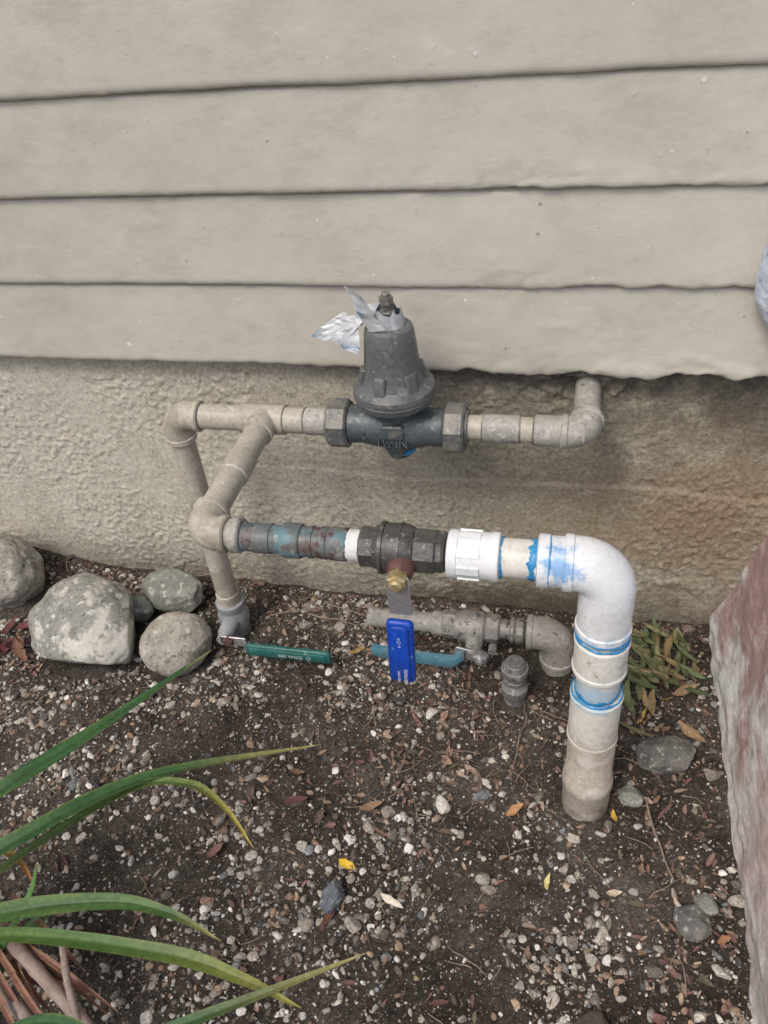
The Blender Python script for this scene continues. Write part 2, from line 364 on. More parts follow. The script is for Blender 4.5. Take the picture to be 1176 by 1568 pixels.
# ---- leaf litter (one mesh) ----
allV=[];allF=[];allC=[];off=0
def leaf(x,y,L,W,ang,col,lift=.003,curl=.3,tilt=0.,z=None):
    global off
    n=7;vs=[]
    for i in range(n):
        t=i/(n-1);w=W*math.sin(math.pi*min(1,max(.02,t))**.8)**.8*.5+.0003
        cx=(t-.5)*L;cz=curl*L*((t-.5)**2)*2
        for s_ in(-1,0,1): vs.append((cx,s_*w*(1+.15*math.sin(i*2.3+ang*5)),cz+abs(s_)*w*.45))
    v=np.array(vs);v[:,1]+=np.sin(v[:,0]/L*3+ang)*L*.08
    b=rng.normal()*.35+tilt;a=ang;g=rng.normal()*.25
    Rx=np.array([[1,0,0],[0,math.cos(b),-math.sin(b)],[0,math.sin(b),math.cos(b)]])
    Ry=np.array([[math.cos(g),0,math.sin(g)],[0,1,0],[-math.sin(g),0,math.cos(g)]])
    Rz=np.array([[math.cos(a),-math.sin(a),0],[math.sin(a),math.cos(a),0],[0,0,1]])
    v=v@Rx.T@Ry.T@Rz.T;zz=(float(hgt(x,y)) if z is None else z)+lift+L*.06
    v=v+np.array([x,y,zz])
    f=[]
    for i in range(n-1):
        for k in(0,1): a_=i*3+k;f.append((a_,a_+3,a_+4,a_+1))
    c=np.tile(np.array(col)*rng.uniform(.75,1.2),(len(v),1));c[1::3]*=1.25;c*=rng.uniform(.8,1.15,size=(len(v),1))
    allV.append(v);allF.append(np.array(f)+off);allC.append(c);off+=len(v)
LC=[(.14,.085,.065),(.18,.12,.085),(.10,.065,.055),(.28,.20,.14),(.15,.08,.07),(.12,.10,.07),(.26,.19,.15),(.10,.07,.065),(.19,.115,.095)]
def okp(x,y): return not any((x-a)**2+(y-b)**2<c*c for a,b,c in EXC)
for i in range(1900):
    r=rng.random()
    if r<.22: x=rng.uniform(-1,.94);y=-abs(rng.normal())*.06-.012
    elif r<.40: x=.88+rng.normal()*.07;y=rng.uniform(-.95,-.02)
    elif r<.56: x=.36+rng.normal()*.14;y=-.40+rng.normal()*.13
    elif r<.62: x=-.75+rng.normal()*.12;y=-.36+rng.normal()*.08
    else: x=rng.uniform(-.9,.95);y=rng.uniform(-1.3,-.05)
    if x>.94 or y>-.01 or not okp(x,y): continue
    L=rng.uniform(.008,.025)*(1.6 if rng.random()<.10 else 1)
    leaf(x,y,L,L*rng.uniform(.22,.5),rng.uniform(0,6.28),random.choice(LC),.002,rng.uniform(-.3,.5))
for i in range(90):
    x=.82+rng.normal()*.045;y=-.14+rng.normal()*.06
    if y>-.02 or x>.93: continue
    leaf(x,y,rng.uniform(.05,.085),rng.uniform(.012,.018),rng.uniform(1.2,3.2),random.choice([(.16,.18,.085),(.12,.15,.07),(.20,.19,.10),(.24,.18,.09),(.10,.13,.06)]),.006+rng.random()*.02,.15)
for i in range(16):
    leaf(-.80+rng.normal()*.07,-.34+rng.normal()*.05,rng.uniform(.05,.08),rng.uniform(.02,.03),rng.uniform(0,6.28),random.choice([(.13,.05,.05),(.10,.05,.045),(.17,.09,.06)]),.01)
for (x,y,L,W,a,c) in [(.235,-.728,.036,.016,-.35,(.62,.42,.04)),(.547,-.562,.042,.018,.5,(.33,.18,.09)),(.738,-.552,.03,.012,1.8,(.50,.32,.06)),(.29,-.655,.05,.013,-.4,(.33,.2,.15)),
        (.255,-.60,.05,.02,.3,(.25,.16,.10)),(.34,-.785,.05,.014,-.5,(.5,.45,.37)),(.23,-.83,.05,.016,1.2,(.14,.06,.04)),(.85,-.25,.045,.016,.6,(.34,.24,.1)),(.90,-.33,.07,.02,-.8,(.26,.17,.10)),
        (.89,-.22,.06,.02,.3,(.3,.2,.12)),(.13,-.20,.045,.012,.2,(.3,.2,.08)),(-.29,-.19,.035,.015,.8,(.5,.3,.05)),(.10,-.62,.05,.02,.2,(.12,.05,.05)),(-.03,-.75,.04,.02,.9,(.17,.09,.08)),
        (.62,-.70,.035,.01,1.4,(.5,.45,.2)),(.74,-.70,.03,.014,.1,(.5,.42,.3)),(.15,-.195,.05,.012,-.2,(.34,.27,.17)),(.92,-.76,.03,.014,.4,(.3,.16,.09)),(.80,-.30,.04,.012,1,(.45,.3,.08)),(.08,-.555,.035,.02,.3,(.27,.16,.10))]:
    leaf(x,y,L,W,a,c,.006,.3)
npmesh('leaf_litter',np.vstack(allV),np.vstack(allF),attrmat('dry_leaf',.75,.3,200,.4),None,True,np.vstack(allC))
# ---- twigs ----
mb=MB()
def twig(x,y,L,a,r,lift=.004,cur=.4):
    pts=[];n=6
    for i in range(n):
        t=i/(n-1);pts.append((x,y,float(hgt(x,y))+lift+math.sin(t*3.1)*L*.05));x+=math.cos(a)*L/n;y+=math.sin(a)*L/n;a+=random.uniform(-cur,cur)
    mb.tube(pts,[r*(1-.5*i/n) for i in range(n)],5,random.choice([0,0,1]))
for i in range(420):
    x=rng.uniform(-.95,.9);y=rng.uniform(-1.2,-.03)
    if i%4==0: y=rng.uniform(-.15,-.02)
    if i%3==0: x=.42+rng.normal()*.2;y=-.42+rng.normal()*.18
    if y>-.03: y=-.05
    if okp(x,y): twig(x,y,rng.uniform(.02,.10),rng.uniform(0,6.28),rng.uniform(.0006,.0016))
twig(.80,-.50,.20,-1.45,.0026,.006,.15);twig(-.02,-.10,.16,-.35,.003,.02,.2);twig(-.12,-.12,.2,.15,.002,.02);twig(.02,-.07,.16,-.3,.0025,.03);twig(.55,-.33,.16,-1.6,.002,.006);twig(.48,-.78,.12,.4,.002);twig(.3,-.75,.1,.9,.002);twig(-.4,-.03,.25,-.15,.003,.03)
mb.done('twigs',[surf('twig_bark',(.18,.13,.095),(.30,.24,.18),40,.85),surf('twig_dark',(.07,.05,.04),(.13,.09,.07),40,.85)],None,80)

# ================= MATERIALS FOR PIPES =================
GR=(.13,.12,.105)
M_PVC=surf('painted_pvc',(.36,.33,.265),(.48,.445,.375),14,.45,.3,120,specks=((45,.64,(.64,.62,.57),.6),(90,.66,GR,.6),(9,.58,(.25,.22,.17),.55)))
M_PVCL=surf('grimy_pvc_fitting',(.27,.26,.23),(.44,.42,.375),16,.5,.45,120,specks=((50,.58,(.58,.56,.52),.5),(60,.61,GR,.7)))
M_GAP=surf('joint_grime',(.12,.11,.095),(.19,.175,.15),40,.8)
M_PRV=surf('dark_bronze_painted',(.058,.078,.088),(.105,.125,.132),16,.45,.5,160,metal=.2,specks=((14,.58,(.22,.21,.18),.7),(70,.62,(.28,.27,.24),.6),(120,.66,(.03,.03,.03),.5)),spec=.5)
M_PRB=surf('bonnet_grey_paint',(.100,.104,.106),(.16,.163,.16),14,.42,.4,200,metal=.15,specks=((18,.60,(.26,.25,.23),.6),(80,.64,(.36,.35,.32),.6),(110,.64,(.04,.04,.04),.6)),spec=.5)
M_NUT=surf('weathered_union_nut',(.14,.138,.125),(.27,.25,.215),22,.5,.7,150,metal=.3,specks=((30,.53,(.09,.115,.135),.6),(80,.62,(.38,.35,.30),.6)))
M_GALV=surf('corroded_nipple',(.06,.10,.115),(.15,.16,.155),24,.5,.7,130,metal=.15,c3=(.12,.07,.065),specks=((18,.53,(.13,.25,.28),.75),(60,.60,(.34,.33,.30),.7),(26,.62,(.09,.035,.035),.9)))
M_BRZ=surf('dark_valve_body',(.055,.053,.052),(.12,.11,.10),22,.42,.7,140,metal=.35,specks=((26,.60,(.17,.15,.13),.6),(100,.62,(.30,.28,.24),.6)),spec=.5)
M_RUST=surf('rusty_gland',(.10,.045,.045),(.16,.085,.07),40,.6,.5,200,metal=.2)
M_TEF=surf('white_thread_tape',(.62,.62,.60),(.8,.8,.78),40,.6,.5,200)
M_WH=surf('white_pvc',(.70,.71,.72),(.81,.82,.83),10,.35,.12,120,specks=((40,.68,(.50,.49,.47),.4),(24,.69,(.30,.50,.72),.6),(90,.69,(.40,.38,.35),.5)),
          blobs=(((.605,-.56,.668),.050,(1.2,.7,1),(.08,.32,.66),.75),((.642,-.56,.69),.032,(1,1,1),(.25,.48,.72),.5),((.69,-.56,.55),.05,(1,.5,.7),(.55,.55,.52),.5),((.68,-.52,.50),.06,(.3,.3,2.2),(.15,.40,.70),.45),((.48,-.5145,.61),.08,(.5,1,1),(.5,.48,.44),.4)),spec=.5)
M_CR=surf('cream_pvc',(.60,.585,.52),(.75,.73,.67),9,.45,.25,120,specks=((30,.62,(.44,.41,.35),.6),(60,.65,(.28,.27,.24),.6)),
          blobs=(((.68,-.52,.37),.07,(.3,.3,1.6),(.10,.38,.62),.45),((.68,-.52,.225),.11,(.3,.3,1.8),(.44,.38,.31),.6)))
M_OV=surf('overspray_pvc',(.39,.335,.275),(.54,.49,.42),13,.5,.35,120,specks=((30,.60,(.28,.22,.18),.6),(80,.64,(.15,.14,.12),.6),(8,.56,(.64,.61,.55),.6)),
          blobs=(((.68,-.53,-.02),.09,(.5,.5,1.3),(.20,.16,.13),.6),))
M_BLG=surf('blue_pipe_glue',(.02,.17,.40),(.06,.34,.62),50,.35,.4,160)
M_STEEL=surf('zinc_steel',(.42,.42,.42),(.58,.58,.58),25,.38,.3,200,metal=.75,specks=((50,.66,(.2,.13,.08),.6),))
M_BRASS=surf('tarnished_brass',(.40,.30,.12),(.55,.47,.28),30,.45,.4,200,metal=.6,specks=((50,.6,(.35,.34,.3),.7),))
M_BLUE=surf('blue_vinyl_grip',(.004,.040,.32),(.01,.075,.45),20,.35,.15,150,specks=((60,.64,(.25,.32,.5),.6),))
M_GREEN=surf('green_vinyl_grip',(.012,.085,.075),(.03,.15,.13),20,.4,.2,150,specks=((60,.62,(.2,.26,.24),.6),))
M_TEAL=surf('teal_vinyl_grip',(.05,.17,.23),(.13,.27,.33),20,.5,.25,150,specks=((50,.60,(.28,.30,.29),.7),(30,.62,(.12,.1,.08),.7)))
M_TXT=surf('pale_print',(.5,.52,.55),(.65,.66,.68),40,.6)
M_VG=surf('grimy_metal_valve',(.24,.23,.21),(.42,.40,.36),25,.5,.7,140,metal=.4,specks=((40,.58,(.10,.09,.08),.8),(60,.64,(.58,.56,.53),.6)))

X_=Vector((1,0,0));Y_=Vector((0,1,0));Z_=Vector((0,0,1))
ZP=.651;YA=-.164;YB=-.5145
# ================= UPPER PIPE LOOP =================
mb=MB()
mb.elbow((-.2,YA,ZP),X_,-Z_,.0300,.060,.062)
mb.lathe((-.141,YA,ZP),X_,[(0,.0265),(.105,.0265)])
mb.lathe((.0,YA,ZP),X_,[(-.052,.0275),(-.051,.0305),(.043,.0305),(.044,.0275)])
mb.lathe((0,YA,ZP),-Y_,[(0,.0305),(.052,.0305),(.053,.0275)])
mb.lathe((.04,YA,ZP),X_,[(0,.0262),(.115,.0262)])
mb.coup((.087,YA,ZP),X_,.055,.0278,mi=1)
mb.lathe((0,YA-.05,ZP),-Y_,[(0,.0255),(.29,.0255)])
mb.coup((0,YA-.135,ZP),-Y_,.06,.0285)
mb.elbow((.0,YB,ZP),Y_,X_,.0300,.060,.052)
mb.lathe((.05,YB,ZP),X_,[(0,.026),(.02,.026)])
mb.coup((.058,YB,ZP),X_,.020,.0315,mi=1)
mb.lathe((-.2,YA,ZP-.055),-Z_,[(0,.0262),(.56,.0262)])
mb.coup((-.2,YA,.135),-Z_,.04,.029)
mb.lathe((.400,YA,.653),X_,[(0,.0245),(.23,.0245)])
mb.coup((.440,YA,.653),X_,.072,.0268,mi=1)
mb.coup((.537,YA,.653),X_,.055,.0295,mi=1)
mb.elbow((.632,YA,.653),-X_,Y_,.0298,.046,.045,mi=1)
mb.lathe((.632,YA+.04,.653),Y_,[(0,.0255),(.14,.0255)],mi=1)
for x,rr in((-.139,.0283),(.086,.0272),(.143,.0268),(.44,.0258),(.512,.0258),(.536,.0285),(.592,.0285)): mb.lathe((x,YA,ZP+.001),X_,[(-.0012,rr-.001),(0,rr),(.0012,rr-.001)],mi=2)
pipe=mb.done('pvc_water_pipe',[M_PVC,M_PVCL,M_GAP])

# ================= PRESSURE REGULATOR =================
prv=empty('pressure_regulator');px=.274
mb=MB()
mb.lathe((.175,YA,.650),X_,[(0,.036),(.006,.039),(.03,.037),(.06,.043),(.098,.047),(.136,.043),(.166,.037),(.19,.039),(.196,.036)])
mb.lathe((px,YA,.650),Z_,[(0,.044),(.03,.044),(.05,.047),(.068,.058)],8)
mb.lathe((px,YA,.645),-Z_,[(0,.036),(.032,.034),(.05,.026),(.058,.024),(.062,.020)],32)
mb.box((px,YA-.043,.663),(.042,.014,.030),0,None,.005)
mb.done('body',[M_PRV],prv,30)
mb=MB()
mb.lathe((px,YA,.712),Z_,[(0,.066),(.003,.074),(.016,.078),(.019,.0765),(.0205,.0765),(.0225,.0785),(.032,.0775),(.038,.070),(.044,.061),(.06,.0545),(.09,.0505),(.118,.0482),(.142,.0455),(.150,.0430),(.154,.037),(.155,.020)],64)
for i in range(6):
    a=i*math.pi/3+.3;M=Matrix.Rotation(a,3,'Z')
    mb.box(Vector((px,YA,.765))+M@Vector((.053,0,0)),(.020,.022,.040),0,M@Matrix.Rotation(-.25,3,'Y'),.005)
mb.done('bonnet',[M_PRB],prv,30)
mb=MB()
for x0,L in((.137,.042),(.368,.040)):
    up=Vector((0,math.sin(.35),math.cos(.35)))
    mb.lathe((x0,YA,.650),X_,[(0,.044),(.004,.050),(L-.004,.050),(L,.045)],8,up=up)
    mb.lathe((x0-.004 if x0<.2 else x0,YA,.650),X_,[(0,.036),(L+.004,.036)],32)
mb.done('union_nuts',[M_NUT],prv,25)
mb=MB();mb.lathe((px,YA,.866),Z_,[(0,.018),(.006,.018),(.007,.0155),(.026,.0155),(.028,.013)],6);mb.lathe((px,YA,.89),Z_,[(0,.0075),(.035,.0075),(.037,.006)],16);mb.lathe((px,YA,.907),Z_,[(0,.013),(.012,.013)],6)
mb.done('adjusting_bolt',[M_NUT],prv,25)
mb=MB();mb.lathe((px+.01,YA,.604),-Z_,[(0,.024),(.010,.023),(.014,.016)],24);mb.done('bottom_plug',[M_BLG],prv)
text('1½ IN',(px-.003,YA-.0465,.638),(math.radians(72),0,0),.024,M_PRV,prv,'cast_lettering',.002)
text('S',(.215,YA-.041,.650),(math.radians(80),0,0),.02,M_PRV,prv,'cast_letter',.002)

# foil tag
tag=empty('paper_tag')
M_FOIL,nt,p=newmat('foil_label');tc=N(nt,'ShaderNodeTexCoord')
nz=noise(nt,tc.outputs['Object'],22,2,.5);col=ramp(nt,nz,[(.40,(.52,.53,.54)),(.57,(.38,.40,.42)),(.61,(.10,.24,.40)),(.65,(.45,.46,.48))])
nt.links.new(col,p.inputs['Base Color']);p.inputs['Metallic'].default_value=.2;p.inputs['Roughness'].default_value=.45
bump(nt,p,noise(nt,tc.outputs['Object'],45,2,.5),.6,.005)
def foil(outline,seed,nsub=7):
    A,B,C_,D=[np.array(q) for q in outline];V=[]
    for i in range(nsub):
        for j in range(nsub):
            s_,t=i/(nsub-1),j/(nsub-1);P=A*(1-s_)*(1-t)+B*s_*(1-t)+C_*s_*t+D*(1-s_)*t;V.append(P)
    V=np.array(V);d=fbm(V[:,0],V[:,1],V[:,2],.03,2,seed);V[:,1]+=d*.006;V[:,2]+=fbm(V[:,0],V[:,1],V[:,2],.03,2,seed+5)*.004
    V[:,0]+=fbm(V[:,0],V[:,1],V[:,2],.03,2,seed+9)*.003
    gridmesh('foil_piece',V,nsub,nsub,M_FOIL,tag,False)
y=YA
foil([(.204,y-.015,.942),(.238,y-.03,.932),(.276,y-.034,.870),(.246,y-.035,.864)],1)
foil([(.132,y-.02,.846),(.200,y-.005,.896),(.240,y-.02,.885),(.190,y-.035,.846)],2)
foil([(.185,y-.035,.862),(.228,y-.03,.872),(.226,y-.045,.826),(.196,y-.045,.836)],3)
foil([(.246,y-.03,.880),(.262,y+.01,.905),(.232,y+.0,.900),(.226,y-.02,.875)],6)
mb=MB();n=22;vs=[];fs=[]
for i in range(n):
    a=2*math.pi*i/n;r=.029+random.uniform(-.003,.003)
    for (rr,zz) in((r,.866),(r*.95,.872+random.uniform(0,.004)),(r*.78+.003,.882+random.uniform(-.003,.006)),(r*.66+.004,.896+random.uniform(-.008,.008))): vs.append((px+rr*math.cos(a),y+rr*math.sin(a),zz))
for i in range(n):
    for k in range(3): j=(i+1)%n;fs.append((i*4+k,j*4+k,j*4+k+1,i*4+k+1))
mb.add(vs,fs);mb.done('foil_collar',[M_FOIL],tag,20)

# ================= LOWER LINE : nipple, ball valve =================
mb=MB();z=.648
mb.lathe((.070,YB,z),X_,[(0,.0245),(.115,.0245)]);
mb.lathe((.150,YB,z),X_,[(0,.0285),(.003,.0300),(.030,.0300),(.033,.0285)])
mb.lathe((.180,YB,z),X_,[(0,.026),(.10,.026)])
mb.lathe((.196,YB,z),X_,[(0,.026),(.001,.0275),(.008,.0275),(.009,.026)])
mb.lathe((.216,YB,z),X_,[(0,.026),(.001,.0275),(.012,.0275),(.013,.026),(.02,.028),(.045,.028),(.048,.026)])
mb.lathe((.100,YB,z),X_,[(0,.0245),(.001,.0262),(.03,.0262),(.031,.0245)])
mb.lathe((.262,YB,z),X_,[(0,.0265),(.03,.0265)],mi=1,wob=.02)
mb.done('galvanized_pipe',[M_GALV,M_TEF])
bv=empty('ball_valve')
mb=MB();up=Vector((0,.3,1)).normalized()
mb.lathe((.284,YB,z),X_,[(0,.031),(.003,.035),(.026,.035),(.029,.032)],8,up=up)
mb.lathe((.308,YB,z),X_,[(0,.034),(.008,.038),(.020,.0415),(.04,.0425),(.056,.041),(.066,.036)],40)
mb.lathe((.318,YB,z),X_,[(0,.040),(.001,.0435),(.007,.0435),(.008,.040)],40)
mb.lathe((.348,YB,z),X_,[(0,.040),(.001,.0435),(.006,.0435),(.007,.040)],40)
mb.lathe((.372,YB,z),X_,[(0,.035),(.004,.0375),(.036,.0375),(.04,.035),(.048,.036),(.052,.033)],8,up=up)
mb.done('body',[M_BRZ],bv,28)
mb=MB();vx=.357
mb.lathe((vx,YB-.03,z-.006),-Y_,[(0,.024),(.016,.022),(.024,.019),(.026,.017)],24)
mb.done('gland',[M_RUST],bv)
mb=MB();mb.lathe((vx,YB-.052,z-.006),-Y_,[(0,.015),(.004,.017),(.022,.017),(.025,.014)],6);mb.lathe((vx,YB-.076,z-.006),-Y_,[(0,.0115),(.005,.0115),(.008,.008)],20)
mb.done('stem_nut',[M_BRASS],bv,25)
mb=MB();ly=YB-.066
mb.box((vx,ly,z-.040),(.038,.004,.085),0,None,.006)
mb.done('lever_plate',[M_STEEL],bv)
mb=MB();mb.box((vx-.004,ly-.006,.482),(.045,.014,.150),0,Matrix.Rotation(.03,3,'Y'),.008);mb.box((vx-.004,ly-.0145,.482),(.030,.004,.135),0,Matrix.Rotation(.03,3,'Y'),.006)
mb.done('lever_grip',[M_BLUE],bv,50)
text('600 WOG',(vx+.002,ly-.0172,.428),(math.radians(90),math.radians(-88),0),.009,M_TXT,bv,'grip_print',.0002)
text('FULL PORT',(vx-.010,ly-.0172,.428),(math.radians(90),math.radians(-88),0),.006,M_TXT,bv,'grip_print',.0002)
text('o\n◇\no',(vx-.004,ly-.0172,.515),(math.radians(90),0,0),.009,M_TXT,bv,'grip_print_small',.0002)

# ================= WHITE PVC DROP =================
mb=MB();z=.647;xd=.678;yd=YB
L=.083
mb.lathe((.428,yd,z),X_,[(0,.036),(.002,.0395),(.016,.0395),(.018,.0375),(.030,.0385),(L-.014,.0385),(L-.012,.0400),(L-.002,.0400),(L,.037)],40)
for i in range(8):
    a=i*math.pi/4;M=Matrix.Rotation(a,3,'X');mb.box(Vector((.463,yd,z))+M@Vector((0,0,.0375)),(.035,.014,.006),0,M,.0)
mb.lathe((.508,yd,z),X_,[(0,.0315),(.075,.0315)],mi=1)
mb.lathe((.568,yd,z),X_,[(0,.038),(.002,.0425),(.018,.0425),(.020,.0405),(.06,.0410)],40)
mb.elbow((xd,yd,z),-X_,-Z_,.0435,.07,.142,rb=.048,seg=48,lip=.0022,lw=.014)
mb.lathe((xd,yd,.51),-Z_,[(0,.037),(.045,.037)],mi=1)
mb.coup((xd+.001,yd-.001,.490),-Z_,.082,.0445,mi=2,lip=.0018,seg=48)
mb.lathe((xd+.002,yd-.002,.42),-Z_,[(0,.0375),(.10,.0375)],mi=2)
mb.coup((xd+.002,yd-.003,.349),-Z_,.130,.0445,mi=2,lip=.0018,seg=48)
mb.lathe((xd+.003,yd-.006,.23),-Z_,[(0,.0435),(.120,.0440),(.126,.0475),(.143,.0485),(.152,.0485),(.156,.046),(.28,.045)],48,mi=3)
def glue(c,d,r,w=.0035,drip=.004):
    c=Vector(c);d=Vector(d);u=Vector((0,0,1)) if abs(d.z)<.9 else Vector((1,0,0));wv=d.cross(u);n=64
    ph=random.random()*6;vs=[];fs=[]
    for i in range(n):
        a=2*math.pi*i/n;k=w*(1+.6*math.sin(3*a+ph)*math.sin(5*a)+random.uniform(-.35,.6));sh=drip*(math.sin(2*a+ph)*.5+.5*math.sin(7*a+ph*2)*.5)
        for (s_,rr) in((-k,r-.001),(-k*.5,r+.0012),(k*.5,r+.0012),(k,r-.001)): vs.append(c+d*(s_+sh)+(u*math.cos(a)+wv*math.sin(a))*rr)
    for i in range(n):
        for q in range(3): j=(i+1)%n;fs.append((i*4+q,j*4+q,j*4+q+1,i*4+q+1))
    mb.add(vs,fs,4)
glue((.513,yd,z),X_,.0325,.002,.002);glue((.563,yd,z),X_,.0325,.0055,.005);glue((.587,yd,z),X_,.0412,.0012,.002)
glue((xd,yd,.503),-Z_,.0445,.0018);glue((xd+.001,yd,.492),-Z_,.0440,.0025);glue((xd+.002,yd,.356),-Z_,.0385,.007,.006);glue((xd+.002,yd,.350),-Z_,.0445,.003);glue((xd+.001,yd,.406),-Z_,.0405,.002)
mb.done('white_pvc_pipe',[M_WH,M_CR,M_CR,M_OV,M_BLG])

# ================= VALVE WITH GREEN HANDLE ON THE RISER =================
gv=empty('ball_valve')
mb=MB();mb.lathe((-.2,YA,.105),-Z_,[(0,.031),(.003,.036),(.020,.036),(.024,.034),(.045,.039),(.07,.039),(.085,.034),(.14,.034)],32)
mb.lathe((-.195,YA-.02,.055),-Y_,[(0,.022),(.05,.020),(.06,.015),(.072,.015)],24);mb.done('body',[surf('grey_blue_paint',(.20,.22,.23),(.34,.35,.35),20,.55,.5,120,specks=((30,.58,(.44,.42,.38),.7),(60,.62,(.12,.1,.08),.7)))],gv)
mb=MB();mb.lathe((-.178,YA-.085,.058),-Y_,[(0,.014),(.014,.014),(.017,.010)],6);mb.done('stem_nut',[M_RUST],gv,25)
mb=MB();mb.box((-.165,YA-.090,.056),(.07,.004,.030),0,None,.006);mb.box((-.132,YA-.098,.056),(.024,.004,.028),0,Matrix.Rotation(-.7,3,'Z'),.005);mb.done('lever_plate',[M_STEEL],gv)
mb=MB();mb.box((-.020,YA-.108,.056),(.215,.014,.038),0,Matrix.Rotation(.0,3,'Y'),.010);mb.box((-.020,YA-.116,.056),(.195,.004,.026),0,None,.008);mb.done('lever_grip',[M_GREEN],gv,50)
text('600 WOG  ◇',(-.0,YA-.1195,.056),(math.radians(90),0,0),.014,M_TXT,gv,'grip_print',.0002)

# ================= LOW LINE NEAR GROUND =================
mb=MB();zl=.098;yl=-.168
mb.lathe((.160,yl,zl),X_,[(.0,.0185),(.0005,.0245),(.012,.025),(.014,.0235),(.20,.0235)],32,cap=False)
mb.lathe((.1605,yl,zl),X_,[(.03,.0001),(.03,.0185),(0,.0185)],32,mi=1,cap=False)
mb.coup((.315,yl,zl),X_,.028,.0295)
mb.lathe((.53,yl,zl),X_,[(0,.023),(.03,.023)],mi=1)
mb.elbow((.607,yl,zl),-X_,-Z_,.0385,.072,.085,rb=.042)
mb.lathe((.607,yl,.03),-Z_,[(0,.036),(.12,.036)])
mb.done('pvc_pipe',[M_PVCL,M_GAP])
tv=empty('ball_valve')
mb=MB()
mb.lathe((.340,yl,zl),X_,[(0,.030),(.004,.033),(.03,.033),(.034,.030)],8)
mb.lathe((.368,yl,zl),X_,[(0,.031),(.02,.038),(.045,.040),(.068,.036),(.075,.03)],32)
mb.lathe((.440,yl,zl),X_,[(0,.030),(.004,.034),(.03,.034),(.034,.030)],8)
mb.lathe((.47,yl,zl),X_,[(0,.024),(.03,.024)],24)
mb.lathe((.497,yl,zl),X_,[(0,.028),(.003,.031),(.008,.031),(.012,.027),(.016,.031),(.03,.031),(.033,.028)],12)
mb.lathe((.415,yl,zl),Z_,[(0,.012),(.038,.012),(.042,.009)],6);mb.lathe((.46,yl,zl),Z_,[(0,.008),(.040,.008)],6)
mb.lathe((.418,yl-.02,zl-.012),Vector((0,-1,-.15)),[(0,.022),(.035,.019),(.045,.014),(.055,.014)],24)
mb.done('body',[M_VG],tv,28)
mb=MB();mb.lathe((.436,yl-.062,zl-.022),Vector((0,-1,-.1)),[(0,.017),(.003,.0185),(.016,.0185),(.019,.015)],6);mb.lathe((.436,yl-.08,zl-.024),Vector((0,-1,-.1)),[(0,.009),(.008,.009),(.01,.006)],16)
mb.lathe((.462,yl-.045,zl-.01),Vector((0,-1,0)),[(0,.010),(.02,.010)],6)
mb.box((.415,yl-.068,zl-.022),(.080,.005,.032),0,Matrix.Rotation(.25,3,'Y'),.006);mb.done('stem_nut',[M_STEEL],tv,25)
mb=MB()
def strip(pts,w,t,mi=0):
    vs=[];fs=[]
    for (x,y_,z_,ww) in pts:
        for (dy,dz) in((-t,-ww),(-t*1.6,-ww*.6),(-t*1.6,ww*.6),(-t,ww),(t,ww),(t,-ww)): vs.append((x,y_+dy,z_+dz))
    n=len(pts)
    for i in range(n-1):
        for k in range(6): fs.append((i*6+k,(i+1)*6+k,(i+1)*6+(k+1)%6,i*6+(k+1)%6))
    fs.append(tuple(range(6))[::-1]);fs.append(tuple((n-1)*6+k for k in range(6)));mb.add(vs,fs,mi)
strip([(.400,yl-.072,.080,.012),(.385,yl-.076,.066,.015),(.372,yl-.078,.058,.017),(.30,yl-.078,.060,.0165),(.215,yl-.078,.066,.0165),(.192,yl-.077,.069,.016),(.184,yl-.077,.070,.011),(.181,yl-.077,.071,.004)],1,.005)
mb.done('lever_grip',[M_TEAL],tv,50)
mb=MB();c=(.518,-.283,0)
mb.lathe(c,Z_,[(-.05,.024),(.012,.024),(.020,.028),(.028,.030),(.045,.030),(.050,.025),(.056,.022),(.064,.022),(.066,.024),(.070,.024),(.072,.021),(.084,.021),(.087,.029),(.100,.0305),(.106,.030),(.108,.026),(.120,.022),(.123,.018)],16)
mb.lathe((.518,-.283,.121),Z_,[(0,.0185),(.006,.0185),(.0065,.012),(.001,.011)],20)
mb.done('hose_bib_stub',[surf('corroded_grey_fitting',(.14,.145,.145),(.30,.30,.29),28,.55,.8,140,metal=.25,specks=((40,.58,(.42,.4,.37),.7),(50,.60,(.08,.07,.06),.8)))],None,25)

# ================= ROCK WALL AT RIGHT =================
rw=empty('rock_retaining_wall')
def m_rw():
    m,nt,p=newmat('weathered_stone_face');tc=N(nt,'ShaderNodeTexCoord')
    mp=N(nt,'ShaderNodeMapping');mp.inputs['Scale'].default_value=(2.2,.8,2.2);mp.inputs['Rotation'].default_value=(.2,0,0);nt.links.new(tc.outputs['Object'],mp.inputs['Vector']);co=mp.outputs[0]
    col=ramp(nt,noise(nt,co,6,6,.72),[(.30,(.33,.32,.30)),(.44,(.47,.455,.43)),(.54,(.72,.71,.70)),(.66,(.46,.445,.42))])
    nz=noise(nt,co,9,4,.7)
    col=mix(nt,math_(nt,'MULTIPLY',blob(nt,tc.outputs['Object'],(1.05,-.16,.28),.34,(1,.7,.9),.4,nz,.9),.8),col,(.34,.185,.17))
    col=mix(nt,math_(nt,'MULTIPLY',blob(nt,tc.outputs['Object'],(1.0,-.66,.10),.2,(1,.6,.9),.6,nz,.8),.6),col,(.36,.24,.21))
    col=mix(nt,.55,col,ramp(nt,noise(nt,co,60,4,.8),[(.3,.22),(.7,.78)]),'OVERLAY')
    nt.links.new(col,p.inputs['Base Color']);p.inputs['Roughness'].default_value=.85
    bump(nt,p,noise(nt,co,50,6,.75),.7,.005);return m
M_RW=m_rw()
Yw=np.linspace(.01,-2.6,340);prof=[(.955-.24*.08,-.08)]+[(.955+.24*z_,z_) for z_ in np.linspace(-.05,.50,80)]+[(1.10,.53),(1.16,.545),(1.5,.55),(2.5,.55),(2.5,-.1)]
